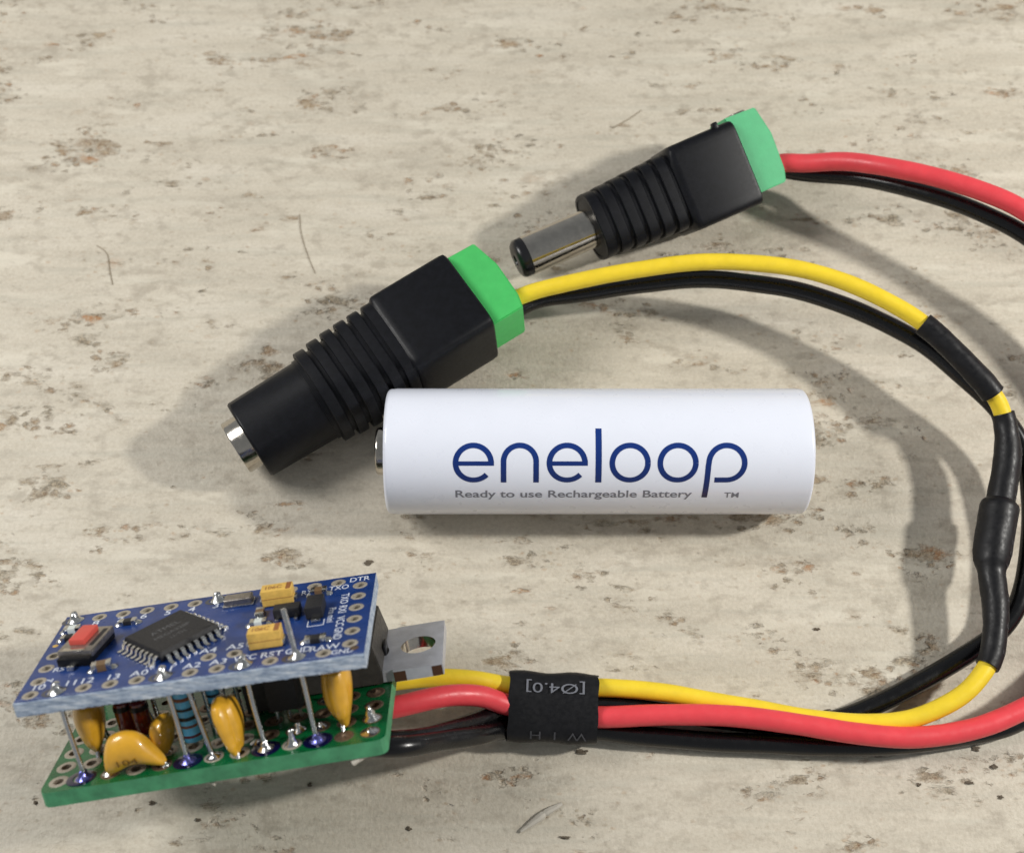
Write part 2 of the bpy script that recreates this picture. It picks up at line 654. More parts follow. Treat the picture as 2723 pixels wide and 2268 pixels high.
glyphs.append(e_glyph(-6.47))
nx = -1.23
rn = (2.94 + 1.23) / 2 - SW / 2
glyphs.append([(line(nx + SW / 2, BL, nx + SW / 2, BL + HX - SW / 2 - rn)[:-1] + circ(nx + SW / 2 + rn, BL + HX - SW / 2 - rn, rn, 180, 0) + line(nx + SW / 2 + 2 * rn, BL + HX - SW / 2 - rn, nx + SW / 2 + 2 * rn, BL)[1:], SW)])
glyphs.append(e_glyph(3.77))
glyphs.append([(line(9.45, BL, 9.45, BL + 6.1, 16), SW * 1.1)])
glyphs.append([(circ(12.88, cy0, r0, 0, 360, 56), SW)])
glyphs.append([(circ(18.11, cy0, r0, 0, 360, 56), SW)])
pc = 23.43
glyphs.append([(line(21.22, BL - 2.1, 21.46 - .03, cy0 - .3, 12) + circ(pc, cy0, r0, 182, 0)[1:] + circ(pc, cy0, r0, 0, -90)[1:] + line(pc, cy0 - r0, 22.15, cy0 - r0, 4)[1:], SW)])
for gl, nm in zip(glyphs, ['letter_e', 'letter_n', 'letter_e', 'letter_l', 'letter_o', 'letter_o', 'letter_p']):
    mb = MB()
    for i, (pts, w) in enumerate(gl):
        vs, fs = stroke(pts, w)
        mb.add([wrap(Vector(p), .02 + .004 * i) for p in vs], fs)
    put(nm, mb, 'print_navy', bat)


def fit_text(body, x0, x1, base, cap, mat, name):
    t = text_mb(body, 1.0, offset=0.012)
    xs = [p.x for p in t.v]
    ys = [p.y for p in t.v]
    c = text_mb('H', 1.0)
    k = cap / max(p.y for p in c.v)
    kx = (x1 - x0) / (max(xs) - min(xs))
    t.v = [wrap(Vector((x0 + (p.x - min(xs)) * kx, base + p.y * k, 0))) for p in t.v]
    put(name, t, mat, bat)


fit_text('Ready to use Rechargeable Battery', -6.24, 19.83, -8.5, 1.0, 'print_grey', 'printed_slogan')
fit_text('TM', 23.4, 25.0, -8.55, .75, 'print_grey', 'printed_mark')

# ------------------------------------------------------------------ the two barrel connectors


def sq(x, hw, hh, p, n=48, dy=0, dz=0):
    out = []
    for k in range(n):
        a = 2 * math.pi * (k + .5) / n
        c, s = math.cos(a), math.sin(a)
        out.append((x, dy + hw * math.copysign(abs(c) ** (2 / p), c), dz + hh * math.copysign(abs(s) ** (2 / p), s)))
    return out


def ring_section(x0, x1, hw, hh, p, lip=.1):
    return [sq(x0, hw - .55, hh - .55, p), sq(x0, hw - lip, hh - lip, p), sq(x0 + .09, hw - .01, hh - .01, p), sq((x0 + x1) / 2, hw, hh, p), sq(x1 - .09, hw - .01, hh - .01, p), sq(x1, hw - lip, hh - lip, p), sq(x1, hw - .55, hh - .55, p)]


def terminal_block(xf, root, x0, W, zlo, zhi, mat, s=1.0, dy=0.0):
    out = [(x0, W / 2 - .35), (x0 + 4.3 * s, W / 2 - .5), (x0 + 5.1 * s, 1.2 * s), (x0 + 4.95 * s, -3.6 * s), (x0 + 4.5 * s, -W / 2 + .25), (x0, -W / 2 + .25)]
    out = [(x, y + dy) for x, y in out]
    bm = bmesh.new()
    lo = [bm.verts.new((x, y, zlo)) for x, y in out]
    hi = [bm.verts.new((x, y, zhi)) for x, y in out]
    bm.faces.new(lo[::-1])
    bm.faces.new(hi)
    n = len(out)
    for k in range(n):
        bm.faces.new((lo[k], lo[(k + 1) % n], hi[(k + 1) % n], hi[k]))
    bmesh.ops.bevel(bm, geom=list(bm.edges), offset=.14, segments=2, affect='EDGES')
    tbk = put('terminal_block', MB().from_bm(bm, 0, xf), mat, root)
    mb = MB()
    mb.box((x0 + 2.9, -W * .31 + dy, zhi + .004), (3.6, .05, .01), xf=xf)
    put('mould_line', mb, mat, tbk)
    # screw heads on the face turned away, wire entries in the front
    for z in (zlo + (zhi - zlo) * .27, zlo + (zhi - zlo) * .73):
        mb = MB()
        mb.lathe([(W / 2 - .42, 0), (W / 2 - .42, 1.3), (W / 2 - .22, 1.2), (W / 2 - .2, 0)], 'y', 20, (x0 + 2.2, dy, z), xf=xf)
        put('screw', mb, 'nickel', tbk)


# --- socket (female), lying flat
fx = frame([[1, 0, 0], [0, 1, 0], [0, 0, 1]], (0, 0, 0))
FX = TR((-13.47, 7.05, 6.62)) @ Matrix.Rotation(R(33.26), 4, 'Z') @ Matrix.Rotation(R(-3.4), 4, 'Y')
jack = thing('barrel_socket', 'black ribbed barrel socket connector with green screw terminal, yellow wire attached', 'connector', (-13.47, 7.05, 0))
mb = MB()
secs = [sq(-.5, 5.0, 4.7, 5), sq(-.45, 5.3, 4.95, 6), sq(-.3, 5.42, 5.02, 8), sq(-.2, 5.45, 5.05, 9), sq(-.05, 5.62, 5.14, 10), sq(.2, 5.7, 5.22, 10), sq(.8, 5.72, 5.24, 10), sq(9.6, 5.72, 5.24, 10), sq(10.1, 5.66, 5.18, 10), sq(10.3, 5.5, 5.02, 9), sq(10.3, 4.9, 4.4, 9), sq(9.6, 4.85, 4.35, 9)]
mb.loft(secs, 0, FX)
put('housing', mb, 'plastic_black', jack, angle=30)
mb = MB()
mb.loft([sq(-11.6, 5.25, 5.25, 2), sq(-6, 5.28, 5.15, 2.8), sq(-.6, 5.22, 4.85, 4.4)], 0, FX)
put('neck', mb, 'plastic_black', jack)
for i in range(6):
    x = -11.05 + i * 1.9
    t = i / 5
    mb = MB()
    mb.loft(ring_section(x, x + 1.36, 5.75 - .12 * t, 5.75 - .6 * t, 2.3 + 3.0 * t), 0, FX, cap=False)
    put('rib', mb, 'plastic_black', jack, angle=30)
mb = MB()
mb.lathe([(-10.9, 5.15)] + [(-11.2, 5.12), (-20.2, 4.9)] + arc(-20.2, 4.55, .35, 90, 180) + [(-20.55, 3.35), (-19.5, 3.3)], 'x', 64, (0, 0, 0), xf=FX)
put('sleeve', mb, 'plastic_black', jack)
mb = MB()
mb.lathe([(-18, 3.3), (-22.2, 3.3), (-22.35, 3.2), (-22.35, 2.8), (-22.2, 2.72), (-16, 2.7), (-16, 0)], 'x', 56, xf=FX)
put('barrel', mb, 'nickel', jack)
mb = MB()
mb.lathe([(-16, 1.0), (-20.8, 1.0), (-21.2, .8), (-21.3, 0)], 'x', 20, xf=FX)
put('centre_pin', mb, 'nickel', jack)
terminal_block(FX, jack, 9.9, 11.2, -2.9, 3.75, 'terminal_green')

# --- plug (male), rolled towards the front
PX = TR((20.15, 28.9, 7.1)) @ Matrix.Rotation(R(25.0), 4, 'Z') @ Matrix.Rotation(R(-3.0), 4, 'Y') @ Matrix.Rotation(R(27.5), 4, 'X')
plug = thing('barrel_plug', 'black ribbed barrel plug connector with silver pin and green terminal, red wire attached', 'connector', (19.39, 29.03, 0))
mb = MB()
secs = [sq(x_, w_, h_, p_, dy=-.15) for x_, w_, h_, p_ in ((-.35, 4.8, 4.3, 4), (-.3, 5.05, 4.5, 5), (0, 5.3, 4.68, 8), (.25, 5.42, 4.76, 11), (.7, 5.46, 4.8, 12), (8.5, 5.48, 4.82, 12), (8.85, 5.42, 4.76, 11), (9.0, 5.28, 4.62, 10), (9.0, 4.8, 4.1, 9), (8.4, 4.7, 4.05, 9))]
mb.loft(secs, 0, PX)
put('housing', mb, 'plastic_black', plug, angle=30)
mb = MB()
mb.loft([sq(-11.3, 3.75, 3.75, 2.2), sq(-11.2, 3.98, 3.95, 2.6), sq(-6, 4.3, 4.15, 3.4), sq(-.3, 4.62, 4.35, 4.6)], 0, PX)
put('neck', mb, 'plastic_black', plug)
for i in range(6):
    x = -11.35 + i * 1.86
    t = i / 5
    mb = MB()
    mb.loft(ring_section(x, x + 1.34, 4.3 + .6 * t, 4.2 + .42 * t, 3.0 + 2.4 * t), 0, PX, cap=False)
    put('rib', mb, 'plastic_black', plug, angle=30)
mb = MB()
mb.lathe([(-10, 2.5), (-20.25, 2.5), (-20.35, 2.3), (-20.35, 1.6)], 'x', 56, xf=PX)
put('barrel', mb, 'nickel', plug)
mb = MB()
mb.lathe([(-20.2, 2.46), (-21.0, 2.44)] + arc(-21.0, 1.7, .74, 90, 180) + [(-21.74, .75), (-21.6, .65), (-19, .62), (-19, 0)], 'x', 48, xf=PX)
put('insulator_tip', mb, 'rubber_black', plug)
mb = MB()
mb.box((6.8, 5.35, 4.1), (.7, .9, 1.0), .2, xf=PX)
put('latch', mb, 'plastic_black', plug)
terminal_block(PX, plug, 8.5, 10.7, -2.8, 3.6, 'terminal_green_pale', .98, .75)

# ------------------------------------------------------------------ the circuit module
BLUE = frame([[0.98953, -0.03444, -0.14015], [0.12632, 0.67632, 0.7257], [0.06979, -0.7358, 0.67359]], (-46.534, -38.582, 23.242))
GREEN = frame([[0.98636, -0.02595, -0.16255], [0.13857, 0.66391, 0.73486], [0.08885, -0.74736, 0.65845]], (-43.646, -44.612, 16.174))
GI = GREEN.inverted() @ BLUE
mod = thing('circuit_module', 'two stacked circuit boards, blue above green, with yellow capacitors between them', 'circuit board', (-29, -31, 0))

U0, V0, V1, UR, VR = 1.274, 1.104, 16.383, 31.62, 15.045
BW, BD = 33.13, 17.6
blue_pads = [(U0 + 2.54 * k, V0) for k in range(12)] + [(U0 + 2.54 * k, V1) for k in range(12)] + [(U0, V0 + 2.54 * k) for k in (1, 2, 3)] + [(UR, VR - 2.54 * k) for k in range(6)] + [(17.78, 3.72), (20.32, 3.64)]
bsold = [1, 5, 8, 10, 12, 18]


def jag(x0, y0, x1, y1, n, amp):
    out = []
    for k in range(n):
        t = k / n
        j = amp * (random.random() - .5) if k else 0
        out.append((x0 + (x1 - x0) * t + (j if x0 == x1 else 0), y0 + (y1 - y0) * t + (j if y0 == y1 else 0)))
    return out


outline = jag(0, 0, BW, 0, 40, .12) + jag(BW, 0, BW, BD, 6, .05) + [(BW, BD)] + jag(BW - .001, BD, 0.001, BD, 4, .0) + jag(0, BD, 0, 0, 6, .04)
mb = plate(outline, [(x, y, .46) for i, (x, y) in enumerate(blue_pads)], -1.55, 0)
blue = put('blue_board', moved(mb, BLUE), ['blue_mask', 'blue_edge', 'dull_copper'], mod, smooth=False, label='blue microcontroller board with white printed pin names')
# milled rim that shows pale fibreglass along the broken-off front edge
mb = MB()
N = 120
top, mid = [], []
rows = [[], [], []]
for k in range(N + 1):
    x = BW * k / N
    h = .22 + .2 * math.sin(x * 1.3) * math.sin(x * .37 + 1) + .16 * random.random()
    rows[0].append((x, max(.05, h), .006))
    rows[1].append((x, -.09 - .05 * random.random(), -.03 - .15 * random.random()))
    rows[2].append((x, -.10 - .05 * random.random(), -1.35 - .18 * random.random()))
vs = rows[0] + rows[1] + rows[2]
n1 = N + 1
fs = [[k, k + 1, n1 + k + 1, n1 + k] for k in range(N)] + [[n1 + k, n1 + k + 1, 2 * n1 + k + 1, 2 * n1 + k] for k in range(N)]
mb.add(vs, fs, 0, BLUE)
put('rough_edge', mb, 'blue_edge', blue, angle=20)


def ring_mesh(ri, ro, th=.035, n=20, name='solder_pad', mat='tin', depth=0.0):
    mb = MB()
    mb.lathe([(-depth, ri), (th, ri + .04), (th, ro - .05), (0, ro)] if not depth else [(-depth, ri), (th * .6, ri), (th, ri + .05), (th, ro - .05), (0.002, ro)], 'z', n)
    return mb.mesh(name, mat)


pad_me = ring_mesh(.44, .78, depth=1.2)
for i, (x, y) in enumerate(blue_pads):
    put_shared('solder_pad', pad_me, BLUE @ TR((x, y, 0.003)), blue)


def solder_cone(h, r, rt, lean=(0, 0)):
    prof = [(0, r)] + [(h * t, rt + (r - rt) * (1 - t) ** 2.2) for t in (.12, .3, .55, .8)] + [(h, rt * .9), (h + .12, rt * .5), (h + .15, 0)]
    mb = MB()
    mb.lathe(prof, 'z', 20)
    for p in mb.v:
        p.x += lean[0] * p.z
        p.y += lean[1] * p.z
        p.x += .05 * math.sin(p.z * 9 + p.y * 5)
    ph = Vector((random.uniform(0, 50), random.uniform(0, 50), 0))
    for p in mb.v:
        k_ = min(1.0, p.z * 4)
        p += Vector((noise.noise(p * 1.6 + ph), noise.noise(p * 1.6 - ph), .6 * noise.noise(p * 1.3 + ph))) * .14 * k_
    return mb


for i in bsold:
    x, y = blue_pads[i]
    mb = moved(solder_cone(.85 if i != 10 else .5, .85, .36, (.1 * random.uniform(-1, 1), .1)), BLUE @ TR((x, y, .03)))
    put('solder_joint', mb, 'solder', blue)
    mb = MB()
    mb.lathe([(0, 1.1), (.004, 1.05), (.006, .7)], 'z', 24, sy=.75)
    put('joint_shade', moved(mb, BLUE @ TR((x - .35, y - .1, .008))), 'joint_shade_dark', blue)  # thin dark disc standing in for the shadow round the joint
mb = MB()
mb.lathe([(0, .3), (.01, .28), (.012, 0)], 'z', 16, xf=BLUE @ TR((.72, 11.0, .004)))
put('via', mb, 'tantalum', blue)
mb = MB()
mb.lathe([(0, .45), (.01, .42), (.012, 0)], 'z', 16, xf=BLUE @ TR((32.1, 1.3, .004)))
put('via', mb, 'dull_copper', blue)

# post through the ground hole, left standing above the board
mb = MB()
mb.tube([BLUE @ Vector(p) for p in ((26.67, 1.1, -.5), (26.55, 1.35, 1.0), (26.35, 1.75, 3.0), (26.18, 1.95, 4.7))], .27, 12)
put('protruding_lead', mb, 'lead_wire', mod)


def board_text(body, u, v, size, rot=0.0, parent=None, stretch=1.25):
    t = text_mb(body, size, 'CENTER', stretch, offset=0.01)
    xf = BLUE @ TR((u, v, .012)) @ Matrix.Rotation(rot, 4, 'Z')
    put('printed_name', moved(t, xf), 'silkscreen', parent or blue)


ts = 1.42
for k, w_ in ((0, '10'), (1, '11'), (2, '12'), (3, '13'), (4, 'A0'), (5, 'A1'), (6, 'A2'), (7, 'A3'), (8, 'VCC'), (9, 'RST'), (10, 'GND'), (11, 'RAW')):
    u_ = U0 + 2.54 * k + (1.0 if k == 1 else .35 if k == 0 else -.05)
    board_text(w_, u_, 2.46 - .49 - .2 * (k == 11), ts, stretch={'VCC': .78, 'GND': .78, 'RST': .92, 'RAW': .9}.get(w_, 1.05))
for k, w_ in ((1, '8'), (2, '7'), (3, '6'), (4, '5'), (5, '4'), (6, '3'), (7, '2')):
    board_text(w_, U0 + 2.54 * k - .05, 15.1 - .49, ts, stretch=1.1)
board_text('RXI', 26.2, 14.6, ts, stretch=.72)
board_text('TXO', 29.4, 14.7, ts, stretch=.7)
board_text('A4', 17.52, 4.62, ts, stretch=1.05)
board_text('A5', 20.17, 4.66, ts, stretch=1.05)
board_text('GND', 31.0, .55, 1.2, stretch=.8)
board_text('DTR', 31.45, 16.1, 1.45, stretch=.76)
for w_, v_ in (('TXO', 12.35), ('RXI', 9.95), ('VCC', 7.3), ('GND', 4.8)):
    board_text(w_, 29.85, v_, 1.15, R(-90), stretch=.95)
board_text('Pro mini', 28.85, 9.0, 1.0, R(-90), stretch=.95)
board_text('RST', 3.0, 5.25, 1.15, stretch=.95)
board_text('2', 2.7, 3.5, 1.2, R(90))

# --- microcontroller chip, set at 45 degrees
CH = BLUE @ TR((13.35, 8.45, 0)) @ Matrix.Rotation(R(45), 4, 'Z')
mb = MB()
b0 = [(-3.4, -3.4), (3.4, -3.4), (3.4, 3.4), (-3.4, 3.4)]
secs = [[(x * .97, y * .97, .12) for x, y in b0], [(x, y, .55) for x, y in b0], [(x, y, .65) for x, y in b0], [(x * .965, y * .965, 1.08) for x, y in b0]]
bm = bmesh.new()
tmp = MB()
tmp.loft(secs)
vv = [bm.verts.new(p) for p in tmp.v]
for f in tmp.f:
    bm.faces.new([vv[i] for i in f])
bmesh.ops.bevel(bm, geom=list(bm.edges), offset=.07, segments=2, affect='EDGES')
mb.from_bm(bm, 0, CH)
chip = put('microcontroller_chip', mb, 'epoxy_black', mod, label='black square chip with silver legs')
pin = MB()
pw = .2
pf = [(0, .62), (.35, .62), (.55, .5), (.66, .12), (.8, .03), (1.25, .03)]
vs = []
for a, z in pf:
    vs += [(a, -pw, z + .07), (a, pw, z + .07), (a, pw, z - .07), (a, -pw, z - .07)]
fs = []
for i in range(len(pf) - 1):
    for k in range(4):
        fs.append([i * 4 + k, i * 4 + (k + 1) % 4, (i + 1) * 4 + (k + 1) % 4, (i + 1) * 4 + k])
fs += [[3, 2, 1, 0], [(len(pf) - 1) * 4 + k for k in range(4)]]
pin.add(vs, fs)
pin_me = pin.mesh('pin', 'solder', angle=60)
for side in range(4):
    for k in range(8):
        put_shared('pin', pin_me, CH @ Matrix.Rotation(R(90 * side), 4, 'Z') @ TR((3.32, (k - 3.5) * .8, .05)), chip)
mb = MB()
mb.lathe([(0, .3), (-.04, .26), (-.04, 0)], 'z', 16, xf=CH @ TR((2.5, -2.6, 1.1)))
put('orientation_dot', mb, 'epoxy_grey', chip)
for t_, y_, s_ in (('ATMEL', .7, 1.0), ('MEGA328P', -.5, .8), ('U-TH', -1.55, .7)):
    put('printed_code', moved(text_mb(t_, s_, 'CENTER', 1.1), CH @ TR((0, y_, 1.087))), 'chip_print', chip)

# --- push button
BT = BLUE @ TR((4.75, 8.55, 0)) @ Matrix.Rotation(R(-11), 4, 'Z')
mb = MB()
mb.box((0, -.1, .45), (3.45, 5.7, .8), .12, xf=BT)
btn = put('push_button', mb, 'plastic_black', mod, label='small push button with red cap')
mb = MB()
mb.box((0, .2, 1.05), (3.65, 5.0, .76), .14, xf=BT)
put('metal_cover', mb, 'button_metal', btn)
mb = MB()
mb.box((-.1, -2.15, 1.46), (2.3, .6, .1), .04, xf=BT)
put('pressed_lip', mb, 'nickel', btn)
mb = MB()
mb.box((1.3, .4, 1.44), (.45, 3.4, .05), .02, xf=BT)
put('cover_slot', mb, 'epoxy_black', btn)
mb = MB()
mb.box((-.25, .45, 1.7), (1.65, 3.2, .6), .14, xf=BT)
put('button_cap', mb, 'button_red', btn)
for y in (-3.35, 3.35):
    mb = MB()
    mb.box((0, y, .25), (.75, .8, .4), .08, xf=BT)
    put('leg', mb, 'solder', btn)


def smd(name, u, v, lu, lv, h, body, ends=True, rot=0.0, label=None):
    xf = BLUE @ TR((u, v, 0)) @ Matrix.Rotation(rot, 4, 'Z')
    mb = MB()
    e = .28 * lu if ends else 0
    mb.box((0, 0, h / 2 + .03), (lu - e * 1.6, lv, h), .05, xf=xf)
    o = put(name, mb, body, mod, label=label)
    if ends:
        for s in (-1, 1):
            mb = MB()
            mb.box((s * (lu / 2 - e / 2), 0, h / 2 + .04), (e, lv + .04, h + .03), .06, xf=xf)
            for p in mb.v:
                pass
            put('end_contact', mb, 'solder', o)
            mb = MB()
            mb.lathe([(0, .5), (.12, .42), (.25, .2), (.3, 0)], 'z', 14, (s * (lu / 2 + .05), 0, .02), xf=xf, sy=.9)
            put('solder_joint', mb, 'solder', o)
    return o


smd('indicator_light', 1.75, 13.75, 1.7, .95, .55, 'smd_white')
smd('chip_resistor', 1.95, 11.9, 1.7, .85, .45, 'epoxy_black')
smd('chip_capacitor', 7.35, 4.3, 1.9, 1.05, .75, 'smd_brown', rot=R(10))
smd('chip_resistor', 7.55, 13.75, 1.8, .85, .45, 'epoxy_black')
smd('chip_capacitor', 21.75, 11.1, 1.5, .85, .6, 'smd_brown', rot=R(90))
smd('indicator_light', 21.9, 9.05, 1.7, .9, .55, 'smd_white')
smd('chip_capacitor', 27.45, 14.1, 1.7, .95, .7, 'smd_brown')
smd('chip_resistor', 28.2, 3.75, 2.1, 1.05, .5, 'epoxy_black')
# voltage regulator with its five legs
mb = MB()
mb.box((24.7, 10.3, .6), (2.7, 1.5, .95), .1, xf=BLUE)
o = put('voltage_regulator', mb, 'epoxy_black', mod)
for x in (23.75, 25.65):
    for y in (9.2, 11.4):
        mb = MB()
        mb.box((x, y, .2), (.35, .75, .28), .06, xf=BLUE)
        put('leg', mb, 'solder', o)
# black diode
mb = MB()
mb.box((27.6, 9.9, .75), (1.75, 3.0, 1.3), .14, xf=BLUE)
o = put('diode_block', mb, 'epoxy_black', mod)
for y in (8.1, 11.7):
    mb = MB()
    mb.box((27.75, y, .2), (.9, .8, .3), .08, xf=BLUE)
    put('leg', mb, 'solder', o)
for u, v, lu, lv in ((26.95, 7.7, .09, 1.2), (28.55, 7.7, .09, 1.2), (27.75, 7.1, 1.69, .09)):
    mb = MB()
    mb.box((u, v, .012), (lu, lv, .02), xf=BLUE)
    put('printed_line', mb, 'silkscreen', blue)
# tantalum capacitors
for u, v in ((23.35, 13.65), (23.4, 4.45)):
    mb = MB()
    mb.box((u, v, .95), (3.2, 1.75, 1.7), .1, xf=BLUE)
    o = put('tantalum_capacitor', mb, 'tantalum', mod, label='pale yellow block capacitor with brown printed bar')
    mb = MB()
    mb.box((u, v, .88), (3.23, 1.78, .06), .01, xf=BLUE)
    put('moulding_seam', mb, 'tantalum_band', o)
    mb = MB()
    mb.box((u + 1.25, v, 1.808), (.5, 1.55, .012), xf=BLUE)
    put('printed_bar', mb, 'tantalum_band', o)
    put('printed_code', moved(text_mb('106C', .95, 'CENTER', .9, offset=.02), BLUE @ TR((u - .35, v - .35, 1.808))), 'tantalum_band', o)
    for s in (-1, 1):
        mb = MB()
        mb.box((u + s * 1.7, v, .35), (.35, 1.2, .6), .06, xf=BLUE)
        put('end_contact', mb, 'solder', o)
# crystal can
mb = MB()
mb.box((19.0, 14.75, .48), (2.9, 1.5, .8), .16, xf=BLUE, seg=3)
o = put('crystal_can', mb, 'button_metal', mod)
mb = MB()
mb.box((19.0, 14.75, .12), (3.2, 1.75, .18), .05, xf=BLUE)
put('flange', mb, 'solder', o)

# --- green board
GU0, GU1, GV0, GV1 = -1.45, 32.05, -1.75, 18.7
rows = 8
gpads = [(2.54 * a, 2.54 * b) for b in range(rows) for a in range(13)]
ro = .9
outline = [(GU0 + ro - ro * math.cos(R(a)), GV0 + ro - ro * math.sin(R(a))) for a in (0, 30, 60, 90)] + [(GU1 - ro + ro * math.sin(R(a)), GV0 + ro - ro * math.cos(R(a))) for a in (0, 30, 60, 90)] + [(GU1, GV1), (GU0, GV1)]
mb = plate(outline, [(x, y, .5) for x, y in gpads], -1.6, 0)
green = put('green_board', moved(mb, GREEN), ['green_mask', 'green_edge', 'dull_copper'], mod, smooth=False, label='green perforated board below')
gpad_me = ring_mesh(.5, .98, depth=1.3)
gpad_old = ring_mesh(.5, .98, depth=1.3, mat='dull_copper')
for i, (x, y) in enumerate(gpads):
    if y < 2.54 * 5:
        dull = (x > 18 and y > 1) or random.random() < .25
        put_shared('solder_pad', gpad_old if dull else gpad_me, GREEN @ TR((x, y, .003)), green)


def G(u, v, w=0.0):
    return GREEN @ Vector((u, v, w))


def GB(u, v, w=0.0):
    return BLUE @ Vector((u, v, w))


# posts that carry the blue board
for k, inked in ((1, 1), (5, 1), (8, 0), (10, 1)):
    gx = 2.54 * k
    a, b = G(gx, 0, -.8), GB(U0 + 2.54 * k, V0, -.9)
    pts = [a.lerp(b, t) + Vector((.06 * math.sin(t * 5 + k), 0, 0)) for t in (0, .2, .4, .6, .8, 1)]
    mb = MB()
    mb.tube(spline(pts, 1.0), .26, 12)
    put('support_post', mb, 'lead_wire', mod)
    mb = moved(solder_cone(.75, .86, .34), GREEN @ TR((gx, 0, .035)))
    put('solder_joint', mb, 'ink_blue_solder' if inked else 'solder', green)
    mb = MB()
    mb.lathe([(0, 1.45), (.02, 1.4), (.03, .8)], 'z', 28, sy=.95)
    put('ink_stain', moved(mb, GREEN @ TR((gx - (.3 if k == 1 else 0), -.05, .04))), 'ink_blue', green)
# one more lead at the sixth hole, and back-row posts
for gx, gy, bx, by in ((6 * 2.54, 0, 15.6, 1.9), (0 * 2.54, 15.24, U0, V1), (6 * 2.54, 15.24, U0 + 2.54 * 6, V1), (4.0, 5.3, 4.6, 5.0), (9.4, 4.9, 9.0, 5.5), (16.7, 4.4, 17.5, 5.0)):
    a, b = G(gx, gy, -.8), GB(bx, by, -1.55)
    mb = MB()
    mb.tube([a, a.lerp(b, .5), b], .25, 12)
    put('support_post', mb, 'lead_wire', mod)
for k in (6,):
    put('solder_joint', moved(solder_cone(.45, .75, .3), GREEN @ TR((2.54 * k, 0, .03))), 'solder', green)
# bright solder dabs along the front and right
for gx, gy, h, r in ((2 * 2.54 - .1, 0.1, .5, .7), (9 * 2.54, 0.0, 1.5, .7), (9 * 2.54 + .4, 2.54, .7, .7), (12 * 2.54, 2.54, 1.3, .85), (12 * 2.54, 0, .25, .9), (11 * 2.54, 0, .15, .9), (10 * 2.54, 2.54, .4, .6), (10 * 2.54, 7.62, .4, .6), (7 * 2.54 + 1.5, 1.4, .2, .7), (4 * 2.54 + .35, -.1, .4, .45), (12 * 2.54, 7.62, .15, .6)):
    put('solder_joint', moved(solder_cone(h, r, min(.3, r * .4), (random.uniform(-.1, .1), 0)), GREEN @ TR((gx, gy, .03))), 'dull_copper' if h < .18 else 'solder', green)
# trimmed tails and stray lead ends under the board
for gx, gy in [(2.54 * k, 0) for k in range(1, 13)] + [(2.54 * k, 10.16) for k in range(2, 12, 2)]:
    mb = moved(solder_cone(.9, .85, .3), GREEN @ TR((gx, gy + .2, -1.6)) @ Matrix.Rotation(R(180), 4, 'X'))
    put('solder_joint', mb, 'solder', green)
for gx, gy, h in ((0, 17.2, .9), (8, 17.2, .9), (31, 17.2, .9)):
    put('solder_joint', moved(solder_cone(h, .85, .4), GREEN @ TR((gx, gy, -1.6)) @ Matrix.Rotation(R(180), 4, 'X')), 'solder', green)


for q in (((28.5, -1.5, -2.1), (29.0, -1.45, -1.9), (30.4, -.8, -1.7)), ((14.7, -1.0, -2.3), (15.1, -.6, -1.9), (15.24, 0, -1.6))):
    mb = MB()
    mb.tube([G(*p_) for p_ in q], [.34, .3, .16], 8)
    put('clipped_lead', mb, 'scrap_pale', green)


# --- dipped capacitors
def teardrop(H, hw, hd, neck=.35, peak=.6, n=14, sharp=1.0):
    """lens-like body standing on z, narrow at the foot"""
    secs = []
    for i in range(n + 1):
        t = i / n
        if t < peak:
            k = neck + (1 - neck) * math.sin(t / peak * math.pi / 2) ** sharp
        else:
            k = math.sqrt(max(0.0, 1 - ((t - peak) / (1 - peak)) ** 2))
        k = max(k, .03)
        secs.append([(hw * k * math.cos(2 * math.pi * j / 24), hd * (.4 + .6 * k) * min(1, k * 1.6) * math.sin(2 * math.pi * j / 24), H * t) for j in range(24)])
    mb = MB()
    mb.loft(secs)
    return mb


# the broad one marked 104, two feet in front
def ell(c, r):
    mb = MB()
    mb.lathe([(-1, 0)] + [(math.sin(R(a)), math.cos(R(a))) for a in range(-75, 90, 15)] + [(1, 0)], 'z', 28)
    mb.v = [Vector((c[0] + p.x * r[0], c[1] + p.y * r[1], c[2] + p.z * r[2])) for p in mb.v]
    return mb


def cone(a, b, ra, rb):
    mb = MB()
    mb.tube([Vector(a), Vector(b)], [ra, rb], 16)
    return mb


prof104 = [(-2.82, .35, .8), (-2.72, .12, 1.6), (-2.45, .04, 2.8), (-1.7, .25, 4.05), (-.5, .72, 4.5), (.6, .74, 4.32), (1.35, .5, 3.75), (1.95, .28, 2.7), (2.5, .12, 1.6), (2.85, .18, .85), (2.97, .35, .6)]
pp = spline([(x, 0, lo_) for x, lo_, hi_ in prof104], .18), spline([(x, 0, hi_) for x, lo_, hi_ in prof104], .18)


def at_x(path, x):
    for a_, b_ in zip(path, path[1:]):
        if a_.x <= x <= b_.x:
            return a_.z + (b_.z - a_.z) * (x - a_.x) / max(1e-6, b_.x - a_.x)
    return path[-1].z if x > 0 else path[0].z


def d104(x, lo_, hi_):
    return .28 + 1.0 * (max(0.0, hi_ - lo_) / 3.8) ** .8


